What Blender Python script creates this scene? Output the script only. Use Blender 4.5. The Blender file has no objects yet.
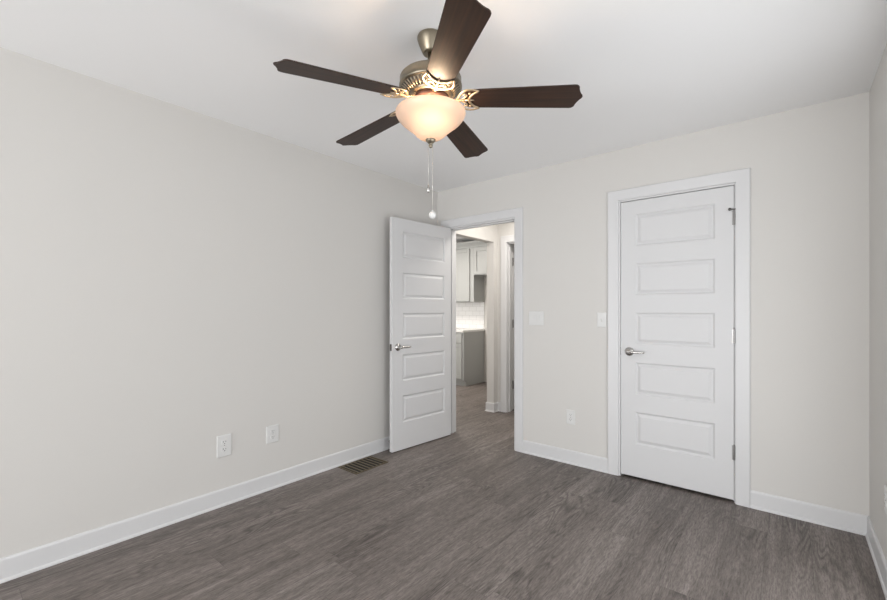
import bpy, bmesh, math, random
from mathutils import Vector, Matrix
random.seed(7)
PI = math.pi
S = bpy.context.scene
COL = S.collection

# ------------------------------------------------------------------ camera, world, light, exposure
CAM = (2.785, 0.0, 1.2434)
YAW = 0.68994
F_PX = 422.3
cd = bpy.data.cameras.new('camera'); cam = bpy.data.objects.new('camera', cd); COL.objects.link(cam)
cam.location = CAM; cam.rotation_euler = (PI/2, 0, YAW)
cd.sensor_width = 36.0; cd.lens = F_PX/887*36.0
cd.shift_y = 9.43/887
cd.clip_start = 0.02; cd.clip_end = 100
S.camera = cam

w = bpy.data.worlds.new('world'); S.world = w; w.use_nodes = True
bg = w.node_tree.nodes['Background']; bg.inputs[0].default_value = (0.92, 0.96, 1.0, 1); bg.inputs[1].default_value = 0.85

S.view_settings.view_transform = 'Standard'; S.view_settings.look = 'None'
S.view_settings.gamma = 1.0; S.view_settings.use_curve_mapping = False
S.view_settings.exposure = 0.07

def area(name, loc, rot, sx, sy, power, color):
    l = bpy.data.lights.new(name, 'AREA'); l.shape = 'RECTANGLE'; l.size = sx; l.size_y = sy
    l.energy = power; l.color = color
    o = bpy.data.objects.new(name, l); COL.objects.link(o); o.location = loc; o.rotation_euler = rot
    return o
# daylight entering by the bedroom window behind the camera, the kitchen window, and added fill lamps
area('rear_window_daylight', (1.55, -3.78, 1.30), (PI/2, 0, 0), 2.7, 2.0, 54, (0.985, 0.99, 1.0))
area('rear_fill_up', (1.55, -3.95, 0.45), (PI/2+0.5, 0, 0), 2.8, 0.9, 118, (0.985, 0.99, 1.0))  # unseen lamp added outside the rear window, tilted up to brighten the ceiling
area('side_fill_up', (3.36, 1.60, 0.47), (PI/2+0.5, 0, PI/2), 1.9, 0.8, 5, (0.985, 0.99, 1.0))  # added upward lamp at the made-up right opening, lifts the ceiling
area('side_fill', (3.30, 1.15, 1.08), (PI/2, 0, PI/2), 2.7, 1.8, 24, (0.985, 0.99, 1.0))  # added fill for the left wall and the open door
area('kitchen_window_daylight', (-2.2, 3.22, 1.55), (PI/2, 0, 0), 2.0, 1.3, 38, (1.0, 0.97, 0.93))
area('kitchen_fill', (-1.5, 4.6, 2.42), (0, 0, 0), 0.5, 0.5, 34, (1.0, 0.93, 0.85))  # unseen lamp added to even out the kitchen
area('hall_fill', (0.70, 3.9, 2.42), (0, 0, 0), 0.4, 0.4, 14, (1.0, 0.95, 0.89))  # unseen lamp added to brighten the cabinet side panel through the opening

# ------------------------------------------------------------------ materials
def nodes(name):
    m = bpy.data.materials.new(name); m.use_nodes = True
    nt = m.node_tree; b = nt.nodes['Principled BSDF']
    return m, nt, b

def lin(r, g, b):
    f = lambda c: (c/255/12.92) if c/255 <= 0.04045 else ((c/255+0.055)/1.055)**2.4
    return (f(r), f(g), f(b), 1)

def plain(name, col, rough=0.5, metal=0.0, bump=0.0, scale=60, var=0.03, coat=0):
    """base colour with a faint procedural mottling, and a fine bump"""
    m, nt, b = nodes(name)
    L = nt.links
    tc = nt.nodes.new('ShaderNodeTexCoord'); nz = nt.nodes.new('ShaderNodeTexNoise')
    nz.inputs['Scale'].default_value = scale; nz.inputs['Detail'].default_value = 4
    L.new(tc.outputs['Object'], nz.inputs['Vector'])
    mix = nt.nodes.new('ShaderNodeMix'); mix.data_type = 'RGBA'
    mix.inputs[6].default_value = (*[max(0, c*(1-var)) for c in col[:3]], 1)
    mix.inputs[7].default_value = (*[min(1, c*(1+var)) for c in col[:3]], 1)
    L.new(nz.outputs['Fac'], mix.inputs[0]); L.new(mix.outputs[2], b.inputs['Base Color'])
    b.inputs['Roughness'].default_value = rough; b.inputs['Metallic'].default_value = metal
    if coat: b.inputs['Coat Weight'].default_value = coat
    if bump:
        bp = nt.nodes.new('ShaderNodeBump'); bp.inputs['Strength'].default_value = bump; bp.inputs['Distance'].default_value = 0.002
        L.new(nz.outputs['Fac'], bp.inputs['Height']); L.new(bp.outputs[0], b.inputs['Normal'])
    return m

M = {}
M['wall'] = plain('wall_paint', (0.66, 0.645, 0.62), 0.75, bump=0.08, scale=180, var=0.01)
M['hall_wall'] = M['wall']
M['ceiling'] = plain('ceiling_paint', (0.90, 0.90, 0.90), 0.9, bump=0.08, scale=200, var=0.01)
M['trim'] = plain('white_trim_paint', (0.68, 0.68, 0.685), 0.4, var=0.01)
M['door'] = plain('white_door_paint', (0.66, 0.66, 0.665), 0.5, bump=0.03, scale=120, var=0.01)
M['plastic'] = plain('white_plastic', (0.72, 0.72, 0.71), 0.3, var=0.01)
M['slot'] = plain('dark_slot', (0.03, 0.03, 0.03), 0.6)
M['nickel'] = plain('satin_nickel', (0.55, 0.54, 0.52), 0.22, 1.0)
M['steel_dark'] = plain('dark_hinge_metal', (0.16, 0.155, 0.15), 0.35, 1.0)
M['hinge'] = plain('satin_hinge_metal', (0.34, 0.335, 0.33), 0.35, 1.0)
M['brass'] = plain('antique_brass', (0.30, 0.262, 0.20), 0.36, 1.0, var=0.12, scale=30)
M['brass_lamplit'] = plain('lamplit_brass_scroll', (0.62, 0.50, 0.35), 0.40, 1.0, var=0.12, scale=60)  # paler copy of the brass, lamp glow put into its colour
M['motor_dark'] = plain('dark_motor', (0.10, 0.045, 0.03), 0.5, 0.3)
M['bronze'] = plain('bronze_register', (0.16, 0.125, 0.075), 0.42, 0.7, var=0.15, scale=40)
M['duct_shade'] = plain('painted_duct_shade', (0.012, 0.011, 0.010), 0.8)  # near-black stands for the shade under the register slats
M['cabinet'] = plain('light_grey_cabinet_paint', (0.37, 0.378, 0.37), 0.4, var=0.01)
M['counter'] = plain('pale_stone_counter', (0.72, 0.71, 0.69), 0.25, var=0.08, scale=12)
M['chain'] = plain('pale_chain_metal', (0.72, 0.70, 0.66), 0.3, 1.0)

def tile_mat():
    m, nt, b = nodes('white_subway_tile'); L = nt.links
    tc = nt.nodes.new('ShaderNodeTexCoord'); mp = nt.nodes.new('ShaderNodeMapping'); mp.inputs['Rotation'].default_value = (-PI/2, 0, 0)
    br = nt.nodes.new('ShaderNodeTexBrick'); br.inputs['Scale'].default_value = 1.0
    br.inputs['Brick Width'].default_value = 0.152; br.inputs['Row Height'].default_value = 0.076; br.inputs['Mortar Size'].default_value = 0.0025
    br.inputs['Color1'].default_value = (0.85, 0.85, 0.85, 1); br.inputs['Color2'].default_value = (0.82, 0.82, 0.82, 1); br.inputs['Mortar'].default_value = (0.6, 0.6, 0.59, 1)
    L.new(tc.outputs['Object'], mp.inputs[0]); L.new(mp.outputs[0], br.inputs['Vector']); L.new(br.outputs['Color'], b.inputs['Base Color'])
    b.inputs['Roughness'].default_value = 0.18
    return m
M['tile'] = tile_mat()

def floor_mat():
    m, nt, b = nodes('grey_oak_vinyl_plank'); L = nt.links; N = nt.nodes
    def math_(op, a, c=None, d=None):
        n = N.new('ShaderNodeMath'); n.operation = op
        for i, v in enumerate((a, c, d)):
            if v is None: continue
            if isinstance(v, (int, float)): n.inputs[i].default_value = v
            else: L.new(v, n.inputs[i])
        return n.outputs[0]
    def comb(x, y, z):
        n = N.new('ShaderNodeCombineXYZ')
        for i, v in enumerate((x, y, z)):
            if isinstance(v, (int, float)): n.inputs[i].default_value = v
            else: L.new(v, n.inputs[i])
        return n.outputs[0]
    def noise(vec, scale, detail, rough=0.55, dist=0.0):
        n = N.new('ShaderNodeTexNoise'); L.new(vec, n.inputs['Vector'])
        n.inputs['Scale'].default_value = scale; n.inputs['Detail'].default_value = detail
        n.inputs['Roughness'].default_value = rough; n.inputs['Distortion'].default_value = dist
        return n.outputs['Fac']
    def ramp(fac, stops):
        n = N.new('ShaderNodeValToRGB'); L.new(fac, n.inputs[0])
        while len(n.color_ramp.elements) < len(stops): n.color_ramp.elements.new(0.5)
        for e, (p, c) in zip(n.color_ramp.elements, stops): e.position = p; e.color = c
        return n.outputs[0]
    def mixc(fac, a, c, mode='MIX'):
        n = N.new('ShaderNodeMix'); n.data_type = 'RGBA'; n.blend_type = mode
        for i, v in ((0, fac), (6, a), (7, c)):
            if isinstance(v, (int, float)): n.inputs[i].default_value = v
            elif isinstance(v, tuple): n.inputs[i].default_value = v
            else: L.new(v, n.inputs[i])
        return n.outputs[2]
    tc = N.new('ShaderNodeTexCoord'); sp = N.new('ShaderNodeSeparateXYZ'); L.new(tc.outputs['Object'], sp.inputs[0])
    x, y = sp.outputs[0], sp.outputs[1]
    PW, PL = 0.182, 1.22
    u = math_('DIVIDE', math_('ADD', x, 0.05), PW); row = math_('FLOOR', u); fu = math_('SUBTRACT', u, row)
    wn = N.new('ShaderNodeTexWhiteNoise'); wn.noise_dimensions = '1D'; L.new(row, wn.inputs['W'])
    v = math_('ADD', math_('DIVIDE', y, PL), math_('MULTIPLY', wn.outputs['Value'], 5.37)); pl = math_('FLOOR', v); fv = math_('SUBTRACT', v, pl)
    wn2 = N.new('ShaderNodeTexWhiteNoise'); wn2.noise_dimensions = '2D'; L.new(comb(row, pl, 0), wn2.inputs['Vector'])
    rnd = wn2.outputs['Value']
    sh = math_('MULTIPLY', rnd, 40.0)
    # long soft streaks, cathedral figure and fine pores, all running along each board
    big = noise(comb(math_('ADD', math_('MULTIPLY', x, 7.0), sh), math_('MULTIPLY', y, 0.9), sh), 1.0, 4, 0.6, 0.6)
    fld = noise(comb(math_('ADD', math_('MULTIPLY', x, 5.5), sh), math_('MULTIPLY', y, 0.75), math_('ADD', sh, 9.0)), 1.0, 2, 0.5, 0.3)
    rings = math_('ABSOLUTE', math_('SUBTRACT', math_('FRACT', math_('MULTIPLY', fld, 26.0)), 0.5))   # contour lines of a stretched field
    fine = noise(comb(math_('ADD', math_('MULTIPLY', x, 190.0), sh), math_('MULTIPLY', y, 22.0), sh), 1.0, 4, 0.75, 0.4)
    mid = noise(comb(math_('ADD', math_('MULTIPLY', x, 36.0), sh), math_('MULTIPLY', y, 2.2), sh), 1.0, 4, 0.6, 0.5)
    c = ramp(big, [(0.30, (0.082, 0.069, 0.062, 1)), (0.5, (0.165, 0.143, 0.131, 1)), (0.70, (0.25, 0.222, 0.206, 1))])
    c = mixc(0.55, c, ramp(mid, [(0.30, (0.078, 0.064, 0.057, 1)), (0.55, (0.168, 0.146, 0.134, 1)), (0.8, (0.25, 0.223, 0.208, 1))]))
    rmask = ramp(noise(comb(math_('ADD', math_('MULTIPLY', x, 4.0), sh), math_('MULTIPLY', y, 1.1), math_('ADD', sh, 4.0)), 1.0, 2), [(0.45, (0, 0, 0, 1)), (0.62, (1, 1, 1, 1))])
    rl = ramp(rings, [(0.05, (0.42, 0.41, 0.40, 1)), (0.32, (1.08, 1.08, 1.08, 1))])
    c = mixc(math_('MULTIPLY', rmask, 0.75), c, mixc(1.0, c, rl, 'MULTIPLY'))
    c = mixc(0.8, c, mixc(1.0, c, ramp(fine, [(0.36, (0.50, 0.49, 0.48, 1)), (0.60, (1.36, 1.36, 1.36, 1))]), 'MULTIPLY'))
    tone = ramp(rnd, [(0.0, (0.92, 0.905, 0.89, 1)), (0.5, (1.07, 1.055, 1.045, 1)), (1.0, (1.19, 1.185, 1.18, 1))])
    c = mixc(1.0, c, tone, 'MULTIPLY')
    # fine dark seams between boards
    eu = math_('MULTIPLY', math_('SUBTRACT', 0.5, math_('ABSOLUTE', math_('SUBTRACT', fu, 0.5))), PW)
    ev = math_('MULTIPLY', math_('SUBTRACT', 0.5, math_('ABSOLUTE', math_('SUBTRACT', fv, 0.5))), PL)
    seam = math_('LESS_THAN', math_('MINIMUM', eu, ev), 0.0009)
    c = mixc(math_('MULTIPLY', seam, 0.55), c, (0.04, 0.035, 0.03, 1))
    L.new(c, b.inputs['Base Color'])
    b.inputs['Roughness'].default_value = 0.5
    bp = N.new('ShaderNodeBump'); bp.inputs['Strength'].default_value = 0.15; bp.inputs['Distance'].default_value = 0.001
    L.new(fine, bp.inputs['Height']); L.new(bp.outputs[0], b.inputs['Normal'])
    return m
M['floor'] = floor_mat()

def blade_mat():
    m, nt, b = nodes('dark_walnut_blade'); L = nt.links
    tc = nt.nodes.new('ShaderNodeTexCoord'); mp = nt.nodes.new('ShaderNodeMapping'); mp.inputs['Scale'].default_value = (3, 70, 1)
    nz = nt.nodes.new('ShaderNodeTexNoise'); nz.inputs['Scale'].default_value = 1.0; nz.inputs['Detail'].default_value = 5; nz.inputs['Distortion'].default_value = 0.4
    rp = nt.nodes.new('ShaderNodeValToRGB')
    rp.color_ramp.elements[0].position = 0.3; rp.color_ramp.elements[0].color = (0.016, 0.008, 0.005, 1)
    rp.color_ramp.elements[1].position = 0.7; rp.color_ramp.elements[1].color = (0.048, 0.021, 0.011, 1)
    L.new(tc.outputs['Object'], mp.inputs[0]); L.new(mp.outputs[0], nz.inputs['Vector']); L.new(nz.outputs['Fac'], rp.inputs[0]); L.new(rp.outputs[0], b.inputs['Base Color'])
    b.inputs['Roughness'].default_value = 0.52; b.inputs['Specular IOR Level'].default_value = 0.45
    return m
M['blade'] = blade_mat()

def bowl_mat():
    m = bpy.data.materials.new('frosted_alabaster_glass'); m.use_nodes = True
    nt = m.node_tree; L = nt.links; nt.nodes.clear()
    out = nt.nodes.new('ShaderNodeOutputMaterial')
    tr = nt.nodes.new('ShaderNodeBsdfTranslucent'); df = nt.nodes.new('ShaderNodeBsdfDiffuse'); gl = nt.nodes.new('ShaderNodeBsdfGlossy')
    tc = nt.nodes.new('ShaderNodeTexCoord'); nz = nt.nodes.new('ShaderNodeTexNoise'); nz.inputs['Scale'].default_value = 9; nz.inputs['Detail'].default_value = 3
    rp = nt.nodes.new('ShaderNodeValToRGB')
    rp.color_ramp.elements[0].position = 0.3; rp.color_ramp.elements[0].color = (0.60, 0.42, 0.31, 1)
    rp.color_ramp.elements[1].position = 0.7; rp.color_ramp.elements[1].color = (0.68, 0.50, 0.38, 1)
    L.new(tc.outputs['Object'], nz.inputs['Vector']); L.new(nz.outputs['Fac'], rp.inputs[0]); L.new(rp.outputs[0], tr.inputs[0])
    df.inputs[0].default_value = (0.56, 0.48, 0.41, 1); gl.inputs['Roughness'].default_value = 0.25
    m1 = nt.nodes.new('ShaderNodeMixShader'); m1.inputs[0].default_value = 0.90
    L.new(tr.outputs[0], m1.inputs[1]); L.new(df.outputs[0], m1.inputs[2])
    m2 = nt.nodes.new('ShaderNodeMixShader'); m2.inputs[0].default_value = 0.05
    L.new(m1.outputs[0], m2.inputs[1]); L.new(gl.outputs[0], m2.inputs[2]); L.new(m2.outputs[0], out.inputs[0])
    return m
M['bowl'] = bowl_mat()

def glass_mat():
    m = bpy.data.materials.new('window_glass'); m.use_nodes = True
    nt = m.node_tree; nt.nodes.clear(); L = nt.links
    out = nt.nodes.new('ShaderNodeOutputMaterial'); t = nt.nodes.new('ShaderNodeBsdfTransparent'); g = nt.nodes.new('ShaderNodeBsdfGlossy'); g.inputs['Roughness'].default_value = 0.02
    mx = nt.nodes.new('ShaderNodeMixShader'); mx.inputs[0].default_value = 0.06
    L.new(t.outputs[0], mx.inputs[1]); L.new(g.outputs[0], mx.inputs[2]); L.new(mx.outputs[0], out.inputs[0])
    return m
M['glass'] = glass_mat()

# ------------------------------------------------------------------ mesh helpers
def box(bm, x0, x1, y0, y1, z0, z1, mi=0):
    vs = [bm.verts.new(v) for v in ((x0,y0,z0),(x1,y0,z0),(x1,y1,z0),(x0,y1,z0),(x0,y0,z1),(x1,y0,z1),(x1,y1,z1),(x0,y1,z1))]
    for f in ((3,2,1,0),(4,5,6,7),(0,1,5,4),(1,2,6,5),(2,3,7,6),(3,0,4,7)):
        fc = bm.faces.new([vs[i] for i in f]); fc.material_index = mi

def lathe(bm, prof, seg=48, c=(0,0,0), mi=0, smooth=True, axis='z', close=False):
    def pt(r, z, a):
        if axis == 'z': return (c[0]+r*math.cos(a), c[1]+r*math.sin(a), c[2]+z)
        if axis == 'y': return (c[0]+r*math.cos(a), c[1]+z, c[2]+r*math.sin(a))
        return (c[0]+z, c[1]+r*math.cos(a), c[2]+r*math.sin(a))
    rings = []
    for r, z in prof:
        if r < 1e-6: rings.append([bm.verts.new(pt(0, z, 0))])
        else: rings.append([bm.verts.new(pt(r, z, 2*PI*i/seg)) for i in range(seg)])
    for A, B in zip(rings, rings[1:]):
        for i in range(seg):
            j = (i+1) % seg
            q = [A[i] if len(A) > 1 else A[0]]
            if len(A) > 1: q.append(A[j])
            if len(B) > 1: q += [B[j], B[i]]
            else: q.append(B[0])
            f = bm.faces.new(q); f.smooth = smooth; f.material_index = mi

def tube(bm, pts, rad, seg=8, flat=1.0, up=(0,0,1), mi=0):
    """tube along pts, radius rad (number or list), squashed along `up` by flat"""
    pts = [Vector(p) for p in pts]; n = len(pts)
    rads = rad if isinstance(rad, (list, tuple)) else [rad]*n
    rings = []
    for i, p in enumerate(pts):
        t = (pts[min(i+1, n-1)] - pts[max(i-1, 0)]).normalized()
        u = Vector(up)
        if abs(t.dot(u)) > 0.95: u = Vector((1, 0, 0))
        s = t.cross(u).normalized(); u2 = s.cross(t).normalized()
        rings.append([bm.verts.new(p + s*rads[i]*math.cos(2*PI*k/seg) + u2*rads[i]*flat*math.sin(2*PI*k/seg)) for k in range(seg)])
    for A, B in zip(rings, rings[1:]):
        for k in range(seg):
            f = bm.faces.new((A[k], A[(k+1) % seg], B[(k+1) % seg], B[k])); f.smooth = True; f.material_index = mi
    for R in (rings[0], rings[-1]):
        f = bm.faces.new(R); f.material_index = mi

def curve_pts(ctrl, n=14):
    """Catmull-Rom through control points"""
    P = [Vector(c) for c in ctrl]; P = [P[0]*2-P[1]] + P + [P[-1]*2-P[-2]]
    out = []
    for i in range(1, len(P)-2):
        for k in range(n):
            t = k/n
            out.append(0.5*((2*P[i]) + (P[i+1]-P[i-1])*t + (2*P[i-1]-5*P[i]+4*P[i+1]-P[i+2])*t*t + (3*P[i]-P[i-1]-3*P[i+1]+P[i+2])*t**3))
    out.append(P[-2]); return out

def obj(name, bm, mats, parent=None, bevel=0.0, seg=2, angle=40, loc=None, rot=None):
    bmesh.ops.recalc_face_normals(bm, faces=bm.faces)
    me = bpy.data.meshes.new(name); bm.to_mesh(me); bm.free()
    for m in (mats if isinstance(mats, (list, tuple)) else [mats]): me.materials.append(m)
    o = bpy.data.objects.new(name, me); COL.objects.link(o)
    if parent: o.parent = parent
    if loc: o.location = loc
    if rot: o.rotation_euler = rot
    if bevel:
        md = o.modifiers.new('edge', 'BEVEL'); md.width = bevel; md.segments = seg; md.limit_method = 'ANGLE'; md.angle_limit = math.radians(angle)
    return o

def tag(o, label=None, cat=None, group=None, kind=None):
    if label: o['label'] = label
    if cat: o['category'] = cat
    if group: o['group'] = group
    if kind: o['kind'] = kind
    return o

def empty(name, loc, rz=0.0):
    o = bpy.data.objects.new(name, None); COL.objects.link(o); o.location = loc; o.rotation_euler = (0, 0, rz); o.empty_display_size = 0.05
    return o

def struct(name, bm, m, label, cat, bevel=0.0, **k):
    o = obj(name, bm, m, None, bevel, **k); return tag(o, label, cat, None, 'structure')

def copy_tree(o, parent=None):
    c = o.copy(); COL.objects.link(c)
    if parent: c.parent = parent
    for ch in list(o.children): copy_tree(ch, c)
    return c

# ------------------------------------------------------------------ room shell (metres; wall_left is x = 0, camera looks towards +y)
W, D, H = 3.113, 3.280, 2.44
Y0 = -3.60                 # rear wall face
T = 0.12
KX, KY = -4.0, 6.03        # far ends of the kitchen
def B(*a):
    bm = bmesh.new()
    for q in a: box(bm, *q)
    return bm

struct('floor', B((KX-T, W+T, Y0-T, KY+T, -0.10, 0.0)), M['floor'], 'grey brown oak plank floor running through bedroom, hall and kitchen', 'floor')
struct('ceiling', B((KX-T, W+T, Y0-T, KY+T, H, H+0.10)), M['ceiling'], 'smooth white ceiling', 'ceiling')
struct('wall_left', B((-T, 0, Y0-T, D, 0, H)), M['wall'], 'long plain grey wall on the left', 'wall')
SY0, SY1, SZ0, SZ1 = -0.35, 2.58, 0.06, 2.10  # added opening in the right wall for fill light
struct('wall_right', B((W, W+T, Y0-T, SY0, 0, H), (W, W+T, SY1, KY+T, 0, H), (W, W+T, SY0, SY1, 0, SZ0), (W, W+T, SY0, SY1, SZ1, H)), M['wall'], 'grey wall along the right edge of the view', 'wall')
# back wall, with the openings of the bedroom doorway and the closet
EX0, EX1, EH = 0.145, 0.890, 2.045       # clear opening of the doorway
CX0, CX1, CH = 1.794, 2.500, 2.045       # clear opening of the closet
J = 0.018                                # jamb thickness
struct('wall_back', B((-T, EX0-J, D, D+T, 0, H), (EX0-J, EX1+J, D, D+T, EH+J, H), (EX1+J, CX0-J, D, D+T, 0, H),
                      (CX0-J, CX1+J, D, D+T, CH+J, H), (CX1+J, W, D, D+T, 0, H)), M['wall'], 'grey wall ahead holding the open doorway and the closed closet door', 'wall')
WX0, WX1, WZ0, WZ1 = 0.15, 2.95, 0.10, 2.30
struct('wall_rear', B((0, WX0, Y0-T, Y0, 0, H), (WX1, W, Y0-T, Y0, 0, H), (WX0, WX1, Y0-T, Y0, 0, WZ0), (WX0, WX1, Y0-T, Y0, WZ1, H)), M['wall'], 'grey wall behind the camera holding the bedroom window', 'wall')
struct('wall_closet', B((1.50, 1.56, D+T, D+0.72, 0, H), (2.85, 2.91, D+T, D+0.72, 0, H), (1.50, 2.91, D+0.72, D+0.78, 0, H)), M['wall'], 'plain inner walls of the closet', 'wall')

def window(name, x0, x1, y0, y1, z0, z1, label):
    bm = B((x0, x0+0.05, y0, y1, z0, z1), (x1-0.05, x1, y0, y1, z0, z1), (x0+0.05, x1-0.05, y0, y1, z0, z0+0.05), (x0+0.05, x1-0.05, y0, y1, z1-0.05, z1))
    xm = (x0+x1)/2; ym = (y0+y1)/2; zm = (z0+z1)/2
    box(bm, xm-0.03, xm+0.03, ym-0.02, ym+0.02, z0+0.05, z1-0.05)
    for a, b in ((x0+0.05, xm-0.03), (xm+0.03, x1-0.05)): box(bm, a, b, ym-0.015, ym+0.015, zm-0.015, zm+0.015)
    o = struct(name, bm, M['trim'], label, 'window')
    obj('pane', B((x0+0.05, x1-0.05, ym-0.003, ym+0.003, z0+0.05, z1-0.05)), M['glass'], o)
window('window_1', WX0, WX1, Y0-T, Y0-0.02, WZ0, WZ1, 'white framed bedroom window behind the camera')

def added_side_window(name, x0, x1, y0, y1, z0, z1, label):
    xm = (x0+x1)/2; f = 0.05
    bm = B((x0, x1, y0, y0+f, z0, z1), (x0, x1, y1-f, y1, z0, z1), (x0, x1, y0+f, y1-f, z0, z0+f), (x0, x1, y0+f, y1-f, z1-f, z1))
    ym = (y0+y1)/2; box(bm, xm-0.02, xm+0.02, ym-0.03, ym+0.03, z0+f, z1-f)
    o = struct(name, bm, M['trim'], label, 'window')
    obj('pane', B((xm-0.003, xm+0.003, y0+f, y1-f, z0+f, z1-f)), M['glass'], o)
added_side_window('window_added', W+0.02, W+T, SY0, SY1, SZ0, SZ1, 'added white framed glazed opening in the right wall, letting in fill light')  # made-up opening, added so fill light reaches the left wall

# trims and baseboards
def casing(name, x0, x1, ztop, wd, label, yf=D, jamb_to=D+T, rev=0.011, rev1=None):
    """flat mitred casing round an opening with its jamb lining; x0, x1, ztop are the clear opening"""
    bm = bmesh.new()
    prof = [(0, 0), (0, 0.011), (0.004, 0.0145), (0.060, 0.017), (wd-0.006, 0.018), (wd, 0.014), (wd, 0)]   # across from inner edge, out of the wall
    a0, a1, zt = x0-rev, x1+(rev if rev1 is None else rev1), ztop+rev
    rings = []
    for k in range(4):
        R = []
        for d, h in prof:
            x = a0-d if k in (0, 1) else a1+d
            z = 0.0 if k in (0, 3) else zt+d
            R.append(bm.verts.new((x, yf-h, z)))
        rings.append(R)
    for A, Bq in zip(rings, rings[1:]):
        for i in range(len(prof)-1): bm.faces.new((A[i], A[i+1], Bq[i+1], Bq[i]))
    bm.faces.new(rings[0]); bm.faces.new(rings[3])
    box(bm, x0-J, x0, yf, jamb_to, 0, ztop+J); box(bm, x1, x1+J, yf, jamb_to, 0, ztop+J); box(bm, x0, x1, yf, jamb_to, ztop, ztop+J)
    # door stop strips
    ys = yf+0.040
    box(bm, x0, x0+0.010, ys, ys+0.035, 0, ztop); box(bm, x1-0.010, x1, ys, ys+0.035, 0, ztop); box(bm, x0+0.010, x1-0.010, ys, ys+0.035, ztop-0.010, ztop)
    return struct(name, bm, M['trim'], label, 'door frame')
casing('trim_1', EX0, EX1, EH, 0.078, 'white casing and jamb round the open bedroom doorway')
casing('trim_2', CX0, CX1, CH, 0.078, 'white casing and jamb round the closed closet door', rev1=0.006)

def baseboard(name, p0, p1, nrm, label, h=0.108):
    """board with a rounded top and a quarter-round shoe, from p0 to p1, standing out along nrm"""
    prof = [(0, 0), (0.018, 0), (0.0178, 0.007), (0.0155, 0.0125), (0.0105, 0.0155), (0.0105, h-0.011), (0.0085, h-0.004), (0.005, h), (0, h)]
    bm = bmesh.new(); rings = []
    for p in (p0, p1): rings.append([bm.verts.new((p[0]+nrm[0]*d, p[1]+nrm[1]*d, z)) for d, z in prof])
    n = len(prof)
    for i in range(n): bm.faces.new((rings[0][i], rings[0][(i+1) % n], rings[1][(i+1) % n], rings[1][i]))
    for R in rings: bm.faces.new(R)
    return struct(name, bm, M['trim'], label, 'baseboard')
baseboard('baseboard_left', (0, Y0), (0, D), (1, 0), 'white baseboard running along the whole left wall')
baseboard('baseboard_back', (EX1+0.011+0.078, D), (CX0-0.011-0.078, D), (0, -1), 'white baseboard between the doorway and the closet door')
baseboard('baseboard_corner', (CX1+0.006+0.078, D), (W, D), (0, -1), 'white baseboard right of the closet door, meeting the corner')
baseboard('baseboard_right', (W, SY1+0.02), (W, D), (-1, 0), 'white baseboard along the right wall')
baseboard('baseboard_rear', (0.02, Y0), (W-0.02, Y0), (0, 1), 'white baseboard under the window behind the camera')

# hall and kitchen beyond the doorway
struct('wall_hall', B((1.30, 1.36, D+T, KY, 0, H)), M['wall'], 'pale wall on the far side of the hall', 'wall')
PX0, PX1, PY, HY = -0.10, 0.0, 4.33, 4.42       # wall end beyond the doorway, and the far hall wall with its own door
HX0, HX1 = 0.135, 0.85                          # clear opening of the hall door
struct('wall_pier', B((PX0, PX1, PY, KY, 0, H)), M['wall'], 'pale wall end seen through the doorway, right of the kitchen', 'wall')
struct('wall_hall_far', B((PX1, HX0-J, HY, HY+T, 0, H), (HX0-J, HX1+J, HY, HY+T, 2.045+J, H), (HX1+J, 1.30, HY, HY+T, 0, H)), M['wall'], 'pale far wall of the hall holding another doorway', 'wall')
struct('wall_header', B((PX0, PX1, D+T, PY, 2.06, H)), M['wall'], 'pale boxed header over the opening from hall to kitchen', 'wall')
struct('wall_kitchen', B((KX, PX0, KY, KY+T, 0, H), (PX0, 1.36, KY, KY+T, 0, H)), M['wall'], 'pale wall behind the kitchen cabinets', 'wall')
KW0, KW1 = -3.2, -1.2
struct('wall_kitchen_front', B((KX, KW0, D, D+T, 0, H), (KW1, -T, D, D+T, 0, H), (KW0, KW1, D, D+T, 0, 0.9), (KW0, KW1, D, D+T, 2.2, H)), M['wall'], 'kitchen wall with the window facing the cabinets', 'wall')
struct('wall_kitchen_end', B((KX-T, KX, D, KY+T, 0, H)), M['wall'], 'plain far end wall of the kitchen', 'wall')
window('window_2', KW0, KW1, D+0.02, D+T, 0.9, 2.2, 'white framed kitchen window facing the cabinets')
def pier_base():
    prof = [(0, 0), (0.018, 0), (0.0178, 0.007), (0.0155, 0.0125), (0.0105, 0.0155), (0.0105, 0.097), (0.0085, 0.104), (0.005, 0.108), (0, 0.108)]
    bm = bmesh.new(); rings = []
    # wraps the wall end: kitchen face, end face, hall face up to the door casing
    for (x, y, nx, ny) in ((PX0, KY, -1, 0), (PX0, PY, -1, -1), (PX1, PY, 1, -1), (PX1, HY, 1, -1), (HX0-0.088, HY, 0, -1)):
        rings.append([bm.verts.new((x+nx*d, y+ny*d, z)) for d, z in prof])
    n = len(prof)
    for A, Bq in zip(rings, rings[1:]):
        for i in range(n): bm.faces.new((A[i], A[(i+1) % n], Bq[(i+1) % n], Bq[i]))
    bm.faces.new(rings[0]); bm.faces.new(rings[-1])
    struct('baseboard_pier', bm, M['trim'], 'white baseboard wrapped round the wall end beyond the doorway', 'baseboard')
pier_base()
casing('trim_3', HX0, HX1, 2.045, 0.078, 'white casing of the hall door seen through the doorway', HY, HY+T, 0.008)

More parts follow.
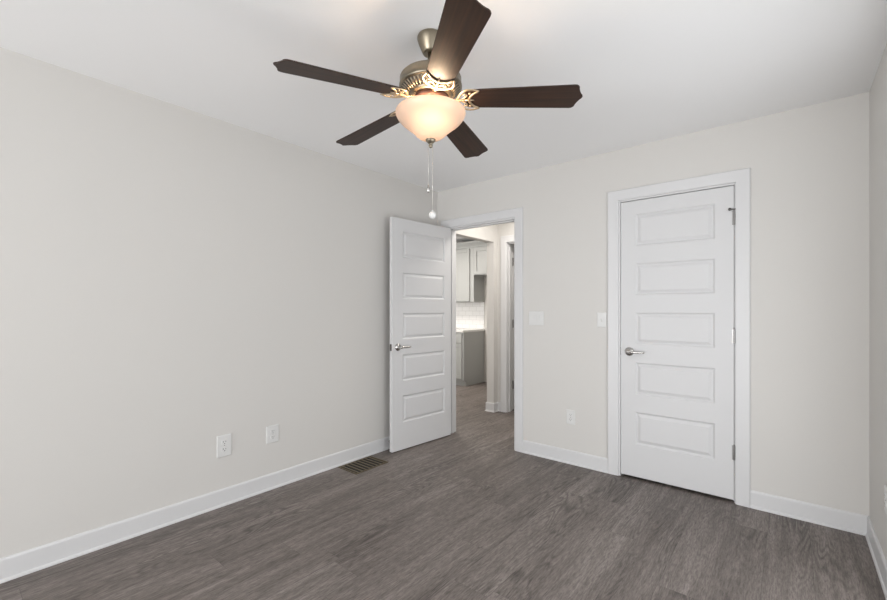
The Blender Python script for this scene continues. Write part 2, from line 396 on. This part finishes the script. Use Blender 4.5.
# ------------------------------------------------------------------ doors
PANELS = [(0.237, 0.475), (0.604, 0.838), (0.971, 1.203), (1.330, 1.562), (1.689, 1.924)]
def door_leaf(bm, wd, ht=2.020, th=0.035, m=0.103, m1=None):
    """five-panel moulded leaf: x 0..wd, visible face y = 0, back face y = -th; panels moulded on both faces"""
    xs = [0, m, wd-(m1 or m), wd]; zs = [0] + [z for p in PANELS for z in p] + [ht]
    for side in (0, 1):
        y0 = 0 if side == 0 else -th; sg = -1 if side == 0 else 1     # sg: direction into the leaf
        grid = [[bm.verts.new((x, y0, z)) for x in xs] for z in zs]
        for j in range(len(zs)-1):
            for i in range(3):
                q = [grid[j][i], grid[j][i+1], grid[j+1][i+1], grid[j+1][i]]
                if i == 1 and j % 2 == 1:
                    prev = q
                    x0, x1, z0, z1 = xs[1], xs[2], zs[j], zs[j+1]
                    for ins, dep in ((0.003, 0.002), (0.011, 0.0095), (0.017, 0.0095), (0.033, 0.0020), (0.036, 0.0010)):
                        cur = [bm.verts.new((x, y0+sg*dep, z)) for x, z in ((x0+ins, z0+ins), (x1-ins, z0+ins), (x1-ins, z1-ins), (x0+ins, z1-ins))]
                        for k in range(4): bm.faces.new((prev[k], prev[(k+1) % 4], cur[(k+1) % 4], cur[k]))
                        prev = cur
                    bm.faces.new(prev)
                else: bm.faces.new(q)
    for j in range(len(zs)-1):
        for x in (0, wd): bm.faces.new([bm.verts.new(v) for v in ((x, 0, zs[j]), (x, -th, zs[j]), (x, -th, zs[j+1]), (x, 0, zs[j+1]))])
    for i in range(3):
        for z in (0, ht): bm.faces.new([bm.verts.new(v) for v in ((xs[i], 0, z), (xs[i+1], 0, z), (xs[i+1], -th, z), (xs[i], -th, z))])
    bmesh.ops.remove_doubles(bm, verts=bm.verts, dist=1e-5)

def lever(parent, x, y, z, dirx, out, name='lever_handle'):
    """rose, neck and curved lever; out = +1/-1 along local y, dirx = which way the lever points"""
    bm = bmesh.new()
    lathe(bm, [(0, 0), (0.0315, 0), (0.0325, out*0.004), (0.029, out*0.009), (0.017, out*0.012), (0.0125, out*0.016), (0.0115, out*0.040), (0.012, out*0.052), (0.008, out*0.058), (0, out*0.059)], 28, (x, y, z), axis='y')
    pts = curve_pts([(x, y+out*0.048, z), (x+dirx*0.025, y+out*0.050, z+0.001), (x+dirx*0.060, y+out*0.050, z-0.002), (x+dirx*0.098, y+out*0.048, z-0.001), (x+dirx*0.114, y+out*0.045, z+0.001)], 6)
    n = len(pts); tube(bm, pts, [0.0105-0.0045*abs(i/(n-1)) for i in range(n)], 10, 0.8, up=(0, 1, 0))
    return obj(name, bm, M['nickel'], parent)

def hinge(parent, x, y, z, sgnx, m, out=1, pin=False):
    bm = bmesh.new()
    for k in range(5):
        z0 = z-0.046+k*0.0185
        lathe(bm, [(0, 0), (0.0066, 0), (0.0066, 0.0177), (0, 0.0177)], 14, (x, y+out*0.005, z0), smooth=False)
    lathe(bm, [(0, 0), (0.0045, 0), (0.0052, 0.003), (0.003, 0.006), (0, 0.0065)], 12, (x, y+out*0.005, z+0.0465))
    box(bm, x-0.002 if sgnx > 0 else x-0.012, x+0.012 if sgnx > 0 else x+0.002, y-0.001, y+0.0012, z-0.046, z+0.046)
    o = obj('hinge', bm, m, parent)
    if pin:
        b2 = bmesh.new(); zz = z+0.050
        lathe(b2, [(0, 0), (0.008, 0), (0.008, 0.005), (0, 0.005)], 14, (x, y+out*0.005, zz))
        tube(b2, [(x-0.012, y+out*0.010, zz+0.003), (x, y+out*0.008, zz+0.003), (x+0.020, y+out*0.016, zz+0.004)], 0.0045, 8)
        lathe(b2, [(0, 0), (0.009, 0), (0.009, 0.008), (0, 0.008)], 12, (x+0.022, y+out*0.016-0.004, zz+0.004), axis='y')
        obj('hinge_pin_stop', b2, M['steel_dark'], parent)
    return o

# closet door (closed). local y = 0 is the room face; world y grows into the wall, so the leaf is turned by 180 degrees
CW = CX1-CX0-0.006
bm = bmesh.new(); door_leaf(bm, CW, 2.022)
d2 = obj('door_2', bm, M['door'], None, 0.0012, 1, 60, loc=(CX1-0.003, D+0.001, 0.018), rot=(0, 0, PI))
tag(d2, 'closed white five panel closet door with satin lever and three hinges', 'door', None, 'structure')
lever(d2, CW-0.062, 0, 0.915, -1, 1)
for zz, pin in ((1.815, True), (1.055, False), (0.305, False)): hinge(d2, -0.0015, 0.0, zz, 1, M['hinge'], 1, pin)
obj('strike_plate', B((CW+0.0003, CW+0.0025, -0.030, 0.0005, 0.885, 0.945)), M['steel_dark'], d2)

# bedroom door, open against the left wall
BW = 0.738
bm = bmesh.new(); door_leaf(bm, BW, 2.034, m=0.088, m1=0.118)
dang = math.atan2(-0.741, -0.060)
d1 = obj('door_1', bm, M['door'], None, 0.0012, 1, 60, loc=(0.1890, 3.259, 0.009), rot=(0, 0, dang))
tag(d1, 'open white five panel bedroom door swung towards the left wall', 'door', None, 'structure')
lever(d1, BW-0.062, 0, 0.905, -1, 1); lever(d1, BW-0.062, -0.035, 0.905, -1, -1)
obj('latch_plate', B((BW, BW+0.0015, -0.030, -0.006, 0.876, 0.934)), M['steel_dark'], d1, 0.0006)
for zz in (1.815, 1.055, 0.305): hinge(d1, -0.004, -0.040, zz, 1, M['hinge'], -1)

# hall door, swung open into the unlit room beyond, dark hinges in the gap at its jamb
bm = bmesh.new(); door_leaf(bm, 0.70, 2.020)
d3 = obj('door_3', bm, M['door'], None, 0.0012, 1, 60, loc=(HX0-0.036, HY+T+0.012, 0.012), rot=(0, 0, PI/2))
tag(d3, 'white hall door standing open into the dark room beyond, with dark hinges', 'door', None, 'structure')
for zz in (1.815, 1.055, 0.305): hinge(d3, -0.005, -0.037, zz, 1, M['steel_dark'], -1)

# ------------------------------------------------------------------ ceiling fan
FX, FY = 1.565, 1.390
fan = empty('ceiling_fan', (FX, FY, H))
tag(fan, 'five blade ceiling fan with dark wood blades and a lit frosted bowl', 'ceiling fan')
z = lambda v: v-H
bm = bmesh.new(); lathe(bm, [(0, 0), (0.050, 0), (0.056, -0.003), (0.0585, -0.009), (0.058, -0.018), (0.053, -0.034), (0.045, -0.054), (0.037, -0.072), (0.033, -0.079), (0.026, -0.080), (0.0, -0.074)], 48)
obj('canopy', bm, M['brass'], fan)
bm = bmesh.new(); lathe(bm, [(0, -0.07), (0.0135, -0.07), (0.0135, z(2.285)), (0, z(2.285))], 24)
lathe(bm, [(0.0135, z(2.318)), (0.026, z(2.312)), (0.030, z(2.298)), (0.042, z(2.286)), (0.05, z(2.279))], 32)
obj('downrod', bm, M['brass'], fan)
bm = bmesh.new()
lathe(bm, [(0, z(2.272)), (0.080, z(2.272)), (0.110, z(2.270)), (0.127, z(2.264)), (0.136, z(2.256)), (0.139, z(2.250)), (0.139, z(2.246)), (0.139, z(2.222)), (0.142, z(2.219)), (0.142, z(2.213)), (0.137, z(2.209)), (0.133, z(2.206))], 64)
lathe(bm, [(0.133, z(2.206)), (0.124, z(2.200)), (0.096, z(2.180)), (0.092, z(2.176))], 64, mi=1)  # near-black cone, shade between the vent ribs put into its colour
lathe(bm, [(0.100, z(2.184)), (0.100, z(2.174)), (0.088, z(2.169)), (0.0, z(2.169))], 64)
for k in range(44):
    a = 2*PI*k/44; ca, sa = math.cos(a), math.sin(a)
    tube(bm, [(ca*0.132, sa*0.132, z(2.2065)), (ca*0.099, sa*0.099, z(2.1815))], 0.0042, 6)
for v in bm.verts: v.co.x *= 0.968; v.co.y *= 0.968
obj('motor_housing', bm, [M['brass'], M['slot']], fan)
bm = bmesh.new(); lathe(bm, [(0.0, z(2.170)), (0.080, z(2.170)), (0.082, z(2.166)), (0.082, z(2.152)), (0.074, z(2.147)), (0, z(2.147))], 48)
obj('flywheel', bm, M['motor_dark'], fan)
bm = bmesh.new(); lathe(bm, [(0, z(2.148)), (0.052, z(2.148)), (0.056, z(2.144)), (0.056, z(2.122)), (0.066, z(2.118)), (0.070, z(2.112)), (0.066, z(2.109)), (0, z(2.109))], 48)
lathe(bm, [(0, z(2.11)), (0.005, z(2.11)), (0.005, z(1.985)), (0, z(1.985))], 10)
obj('light_fitter', bm, M['brass'], fan)
# glass bowl
bp = [(0.146, 2.110), (0.1515, 2.108), (0.1535, 2.102), (0.152, 2.093), (0.146, 2.081), (0.135, 2.067), (0.117, 2.052), (0.099, 2.038), (0.083, 2.025), (0.070, 2.012), (0.058, 2.000), (0.044, 1.991), (0.028, 1.986), (0.012, 1.985)]
bm = bmesh.new(); lathe(bm, [(r, z(q)) for r, q in bp], 64)
bowl = obj('glass_bowl', bm, M['bowl'], fan)
sub = bowl.modifiers.new('smooth', 'SUBSURF'); sub.levels = 1; sub.render_levels = 1
bm = bmesh.new(); lathe(bm, [(0, z(1.992)), (0.018, z(1.992)), (0.0225, z(1.987)), (0.0215, z(1.980)), (0.014, z(1.973)), (0.008, z(1.968)), (0.0065, z(1.965)), (0.0085, z(1.960)), (0.0075, z(1.954)), (0.003, z(1.950)), (0, z(1.9495))], 28)
obj('finial', bm, M['brass'], fan)
# the bulb inside the bowl
mb, nt, b = nodes('lit_bulb'); b.inputs['Emission Color'].default_value = (1.0, 0.80, 0.58, 1); b.inputs['Emission Strength'].default_value = 3.0
for a in (0.6, 0.6+2*PI/3, 0.6+4*PI/3):
    bm = bmesh.new(); lathe(bm, [(0, 0.028), (0.011, 0.022), (0.015, 0.010), (0.013, -0.004), (0.007, -0.016), (0, -0.019)], 16, (0.055*math.cos(a), 0.055*math.sin(a), z(2.086)))
    obj('bulb', bm, mb, fan)
pl = bpy.data.lights.new('bowl_lamp', 'POINT'); pl.energy = 4.8; pl.color = (1.0, 0.74, 0.50); pl.shadow_soft_size = 0.03
po = bpy.data.objects.new('bowl_lamp', pl); COL.objects.link(po); po.parent = fan; po.location = (0.036, -0.041, z(2.083))

# blades and irons
BR, B0 = 0.648, 0.150
def blade_mesh():
    h0, h1 = 0.056, 0.071
    side = [(B0, 0.036), (B0+0.006, 0.047), (B0+0.018, h0)]
    n = 8
    for i in range(1, n+1):
        r = B0+0.018+(BR-0.045-B0-0.018)*i/n; side.append((r, h0+(h1-h0)*i/n))
    side += [(BR-0.036, h1-0.001), (BR-0.028, h1-0.006), (BR-0.0235, h1-0.014), (BR-0.022, h1-0.024), (BR-0.018, h1-0.036), (BR-0.010, 0.018), (BR-0.003, 0.009)]
    out = side + [(BR, 0)] + [(r, -w_) for r, w_ in reversed(side)]
    bm = bmesh.new()
    top = [bm.verts.new((r, w_, 0.003)) for r, w_ in out]; bot = [bm.verts.new((r, w_, -0.003)) for r, w_ in out]
    bm.faces.new(top); bm.faces.new(bot[::-1])
    for i in range(len(out)):
        j = (i+1) % len(out); bm.faces.new((top[i], bot[i], bot[j], top[j]))
    return bm
def iron_mesh():
    bm = bmesh.new()
    zb = -0.0075
    # arm from the flywheel out to the blade
    tube(bm, curve_pts([(0.070, 0, 0.004), (0.088, 0, -0.002), (0.112, 0, -0.010), (0.135, 0, zb), (0.150, 0, zb)], 5), 0.0085, 8, 0.55)
    box(bm, 0.060, 0.086, -0.016, 0.016, 0.002, 0.010)
    for s in (1, -1):
        # outer horn sweeping round the blade root
        p = curve_pts([(0.112, 0.000, zb), (0.124, s*0.020, zb), (0.136, s*0.042, zb), (0.156, s*0.060, zb), (0.182, s*0.063, zb), (0.212, s*0.054, zb)], 6)
        n = len(p); tube(bm, p, [0.0078-0.0038*(i/(n-1)) for i in range(n)], 8, 0.6)
        # inner scroll
        p = curve_pts([(0.206, s*0.050, zb), (0.190, s*0.040, zb), (0.178, s*0.026, zb), (0.171, s*0.012, zb), (0.168, 0.0, zb)], 6)
        tube(bm, p, 0.0052, 8, 0.7)
        # cross curl between horn and scroll
        p = curve_pts([(0.140, s*0.010, zb), (0.152, s*0.018, zb), (0.160, s*0.030, zb), (0.152, s*0.036, zb), (0.144, s*0.030, zb)], 5); tube(bm, p, 0.0036, 8, 0.7)
        lathe(bm, [(0, -0.0045), (0.005, -0.004), (0.006, 0), (0, 0)], 12, (0.172, s*0.040, zb+0.002))
    tube(bm, [(0.148, 0, zb), (0.172, 0, zb), (0.190, 0, zb)], [0.0055, 0.0045, 0.002], 8, 0.7)
    lathe(bm, [(0, -0.0045), (0.005, -0.004), (0.006, 0), (0, 0)], 12, (0.165, 0, zb+0.002))
    return bm
PITCH = math.radians(10.8); DROOP = [math.radians(q) for q in (1.6, 2.8, 3.0, 3.0, 1.8)]; PH = math.radians(34.1)
bl0 = ir0 = None
for k in range(5):
    a = PH + k*2*PI/5
    mat = Matrix.Translation((0, 0, z(2.163))) @ Matrix.Rotation(a, 4, 'Z') @ Matrix.Rotation(DROOP[k], 4, 'Y')
    if k == 0:
        bl0 = obj('blade', blade_mesh(), M['blade'], fan, 0.0015, 2, 50); ir0 = obj('blade_iron', iron_mesh(), M['brass_lamplit'], fan); bl, ir = bl0, ir0
    else:
        bl = bl0.copy(); ir = ir0.copy(); COL.objects.link(bl); COL.objects.link(ir); bl.parent = fan; ir.parent = fan
    tw = Matrix.Rotation(-PITCH, 4, 'X')
    bl.matrix_local = mat @ tw; ir.matrix_local = mat @ tw

def pull_chain(x, y, z0, z1, kind):
    bm = bmesh.new(); n = int((z0-z1)/0.0042)
    tube(bm, [(x, y, z0), (x, y, z1)], 0.0009, 6)
    for i in range(n):
        zz = z0-(i+0.5)*(z0-z1)/n
        lathe(bm, [(0, 0.0016), (0.0016, 0), (0, -0.0016)], 6, (x, y, zz))
    c = obj('pull_chain', bm, M['chain'], fan)
    b2 = bmesh.new()
    if kind == 'ball':
        lathe(b2, [(0, 0.006), (0.004, 0.005), (0.005, 0), (0.010, -0.003), (0.0145, -0.009), (0.016, -0.016), (0.0145, -0.023), (0.010, -0.029), (0.004, -0.0318), (0, -0.032)], 24, (x, y, z1)); m = M['plastic']
    else:
        lathe(b2, [(0, 0.004), (0.003, 0.003), (0.0035, -0.002), (0.0062, -0.008), (0.0072, -0.018), (0.006, -0.026), (0.003, -0.030), (0, -0.031)], 20, (x, y, z1)); m = M['nickel']
    obj('fob', b2, m, c)
pull_chain(-0.011, -0.003, z(1.978), z(1.786), 'bell')
pull_chain(0.008, 0.003, z(1.978), z(1.672), 'ball')

# ------------------------------------------------------------------ wall plates (local frame: x along the wall, y = 0 on the wall and -y into the room)
def screw(bm, x, y, zc, mi): lathe(bm, [(0.0032, 0), (0.0030, -0.0008), (0, -0.0012)], 10, (x, y, zc), axis='y', mi=mi)
def plate(parent, wd, ht):
    bm = bmesh.new(); th = 0.0055
    lo = [bm.verts.new((sx*wd/2, 0, sz*ht/2)) for sx, sz in ((-1, -1), (1, -1), (1, 1), (-1, 1))]
    mi = [bm.verts.new((sx*wd/2, -th*0.5, sz*ht/2)) for sx, sz in ((-1, -1), (1, -1), (1, 1), (-1, 1))]
    hi = [bm.verts.new((sx*(wd/2-0.004), -th, sz*(ht/2-0.004))) for sx, sz in ((-1, -1), (1, -1), (1, 1), (-1, 1))]
    for A, Bq in ((lo, mi), (mi, hi)):
        for k in range(4): bm.faces.new((A[k], A[(k+1) % 4], Bq[(k+1) % 4], Bq[k]))
    bm.faces.new(hi); bm.faces.new(lo)
    return obj('cover_plate', bm, M['plastic'], parent, 0.001, 2, 30)
def socket_face(parent, zc, sc=1.0):
    bm = bmesh.new(); y = -0.0055
    n = 20; ring = []
    for i in range(n):
        a = 2*PI*i/n; ring.append((0.0172*sc*math.cos(a), max(-0.0135*sc, min(0.0135*sc, 0.0172*sc*math.sin(a)))))
    A = [bm.verts.new((x, y, zc+q)) for x, q in ring]; Bq = [bm.verts.new((x*0.95, y-0.0022, zc+q*0.95)) for x, q in ring]
    for i in range(n): bm.faces.new((A[i], A[(i+1) % n], Bq[(i+1) % n], Bq[i]))
    bm.faces.new(Bq)
    yy = y-0.0023
    for x, h in ((-0.0063*sc, 0.0042*sc), (0.0063*sc, 0.0035*sc)): box(bm, x-0.0011, x+0.0011, yy-0.0002, yy+0.001, zc+0.003*sc-h, zc+0.003*sc+h, 1)
    lathe(bm, [(0.0026*sc, 0.001), (0.0026*sc, -0.0002), (0, -0.0002)], 10, (0, yy, zc-0.0075*sc), axis='y', mi=1)
    return obj('socket', bm, [M['plastic'], M['slot']], parent)
def outlet(loc, rz, wd, ht, label, group=None):
    e = empty('wall_outlet', loc, rz); tag(e, label, 'outlet', group)
    p = plate(e, wd, ht); sc = ht/0.117
    socket_face(e, 0.0195*sc, sc); socket_face(e, -0.0195*sc, sc)
    bm = bmesh.new(); screw(bm, 0, -0.0055, 0, 0); obj('screw', bm, M['nickel'], e)
    return e
# left wall faces +x: local -y must point to +x  -> rotate by +90 degrees
outlet((0.0, 1.183, 0.378), PI/2, 0.090, 0.137, 'white outlet on the left wall, the larger and nearer one, farther from the open door')
outlet((0.0, 1.507, 0.379), PI/2, 0.092, 0.121, 'white outlet on the left wall, closer to the floor vent and open door')
outlet((1.410, D, 0.376), 0.0, 0.074, 0.117, 'white duplex outlet low on the wall between doorway and closet')
outlet((W, 2.715, 0.390), -PI/2, 0.074, 0.117, 'white outlet on the right wall, cut by the right edge of the view')

def switch(loc, wd, ht, kinds, label):
    e = empty('light_switch', loc, 0); tag(e, label, 'light switch')
    plate(e, wd, ht); n = len(kinds)
    for i, kd in enumerate(kinds):
        xc = (i-(n-1)/2)*0.046; bm = bmesh.new()
        if kd == 'rocker':
            box(bm, xc-0.0165, xc+0.0165, -0.0068, -0.0052, -0.033, 0.033)
            vs = [bm.verts.new(v) for v in ((xc-0.0145, -0.0068, -0.030), (xc+0.0145, -0.0068, -0.030), (xc+0.0145, -0.0110, 0.030), (xc-0.0145, -0.0110, 0.030), (xc-0.0145, -0.0068, 0.030), (xc+0.0145, -0.0068, 0.030))]
            for f in ((0, 1, 2, 3), (3, 2, 5, 4), (0, 3, 4), (1, 5, 2)): bm.faces.new([vs[q] for q in f])
            obj('rocker', bm, M['plastic'], e)
        else:
            box(bm, xc-0.006, xc+0.006, -0.0068, -0.0052, -0.0125, 0.0125)
            tube(bm, [(xc, -0.005, 0.0), (xc, -0.012, -0.005), (xc, -0.0175, -0.009)], [0.0048, 0.0042, 0.0036], 8)
            obj('toggle', bm, M['plastic'], e)
        for q in (-1, 1):
            bm = bmesh.new(); screw(bm, xc, -0.0055, q*ht*0.41, 0); obj('screw', bm, M['plastic'], e)
switch((1.103, D, 1.168), 0.138, 0.119, ['rocker', 'rocker'], 'wide two gang white light switch just right of the doorway')
switch((1.658, D, 1.163), 0.074, 0.113, ['toggle'], 'single white toggle switch close to the closet casing')

# ------------------------------------------------------------------ floor register
reg = empty('floor_vent', (0.142, 2.200, 0.0)); tag(reg, 'bronze slotted floor vent beside the left baseboard', 'floor vent')
L2, W2 = 0.166, 0.112      # half sizes along y and x
obj('shade_sheet', B((-W2+0.012, W2-0.012, -L2+0.012, L2-0.012, 0.0, 0.0012)), M['duct_shade'], reg)  # flat sheet on the solid floor, recess shade put into its colour
bm = bmesh.new()
box(bm, -W2, -W2+0.013, -L2, L2, 0, 0.0045); box(bm, W2-0.013, W2, -L2, L2, 0, 0.0045)
box(bm, -W2+0.013, W2-0.013, -L2, -L2+0.013, 0, 0.0045); box(bm, -W2+0.013, W2-0.013, L2-0.013, L2, 0, 0.0045)
obj('frame', bm, M['bronze'], reg, 0.0015)
bm = bmesh.new(); ns = 8
for i in range(ns):
    yc = -L2+0.013+(i+0.5)*(2*L2-0.026)/ns
    box(bm, -W2+0.012, W2-0.012, yc-0.0075, yc+0.0075, 0.0012, 0.004)
obj('grille', bm, M['bronze'], reg)

# ------------------------------------------------------------------ spring door stop on the left baseboard
ds = empty('door_stop', (0.0105, 2.600, 0.066)); tag(ds, 'small spring door stop on the left baseboard behind the open door', 'door stop')
bm = bmesh.new(); lathe(bm, [(0, 0), (0.011, 0), (0.011, 0.002), (0.007, 0.008), (0, 0.008)], 16, axis='x'); obj('base', bm, M['hinge'], ds)
bm = bmesh.new(); pts = [(0.006+0.036*t/60, 0.0055*math.cos(t*0.9), 0.0055*math.sin(t*0.9)) for t in range(61)]; tube(bm, pts, 0.0014, 6); obj('spring', bm, M['hinge'], ds)
bm = bmesh.new(); lathe(bm, [(0, 0.040), (0.006, 0.040), (0.007, 0.044), (0.006, 0.051), (0, 0.052)], 14, axis='x'); obj('tip', bm, M['steel_dark'], ds)

# ------------------------------------------------------------------ kitchen
def shaker(bm, x0, x1, z0, z1, y, th=0.019, rail=0.055):
    """shaker front: outer frame proud of a recessed field, facing -y"""
    box(bm, x0, x0+rail, y-th, y, z0, z1); box(bm, x1-rail, x1, y-th, y, z0, z1)
    box(bm, x0+rail, x1-rail, y-th, y, z0, z0+rail); box(bm, x0+rail, x1-rail, y-th, y, z1-rail, z1)
    box(bm, x0+rail, x1-rail, y-th*0.45, y, z0+rail, z1-rail)
KEND = -1.284; BF = 5.44; WF = 5.72
def base_cabinet(x0, x1, label):
    e = empty('base_cabinet', ((x0+x1)/2, BF, 0)); tag(e, label, 'cabinet', None); h = (x1-x0)/2
    dp = KY-0.012-BF
    bm = B((-h, h, 0.0, dp, 0.095, 0.872), (-h, h, 0.055, dp, 0, 0.095)); obj('body', bm, M['cabinet'], e)
    bm = bmesh.new(); shaker(bm, -h+0.03, h-0.03, 0.12, 0.685, -0.0005); obj('door', bm, M['cabinet'], e, 0.001, 1)
    bm = bmesh.new(); box(bm, -h+0.03, h-0.03, -0.0195, -0.0005, 0.70, 0.85); obj('drawer', bm, M['cabinet'], e, 0.002, 1)
    return e
def wall_cabinet(x0, x1, z0, z1, label, ndoor=1):
    e = empty('wall_cabinet', ((x0+x1)/2, WF, z0)); tag(e, label, 'cabinet', None); h = (x1-x0)/2; hh = z1-z0
    obj('body', B((-h, h, 0.0, KY-WF, 0, hh)), M['cabinet'], e)
    wd = (2*h-0.02-0.05*(1 if ndoor == 1 else 1))/ndoor
    for i in range(ndoor):
        a = -h+0.015+i*(wd+0.003); bm = bmesh.new(); shaker(bm, a, a+wd-(0.02 if i == ndoor-1 else 0), 0.012, hh-0.02, -0.0005, 0.022); obj('door', bm, M['cabinet'], e, 0.001, 1)
    bm = bmesh.new()   # crown
    prof = [(0.0, 0), (-0.012, 0), (-0.016, 0.02), (-0.045, 0.07), (-0.05, 0.085), (-0.05, 0.10), (0.0, 0.10)]
    R = [[bm.verts.new((s*h, y, hh-0.002+zz)) for y, zz in prof] for s in (-1, 1)]
    for i in range(len(prof)): j = (i+1) % len(prof); bm.faces.new((R[0][i], R[0][j], R[1][j], R[1][i]))
    bm.faces.new(R[0]); bm.faces.new(R[1]); obj('crown', bm, M['cabinet'], e)
    return e
base_cabinet(KEND-0.60, KEND, 'grey base cabinet at the end of the kitchen run, its side panel facing the doorway')
base_cabinet(KEND-1.202, KEND-0.602, 'grey base cabinet farther left along the kitchen run, behind the open door')
wall_cabinet(KEND-0.60, KEND-0.001, 1.37, 2.275, 'tall light grey wall cabinet hung above the white tiled backsplash')
wall_cabinet(KEND+0.001, -0.36, 1.81, 2.275, 'short light grey wall cabinet high over the empty recess, beside the wall end', 2)
o = obj('countertop', B((KEND-1.3, KEND+0.012, BF-0.03, KY, 0.873, 0.908)), M['counter'], None, 0.003); tag(o, 'pale stone countertop on the grey base cabinets', 'countertop')
struct('wall_tiles', B((KX, KEND, KY-0.010, KY, 0.908, 1.37)), M['tile'], 'white subway tile backsplash above the countertop', 'backsplash')
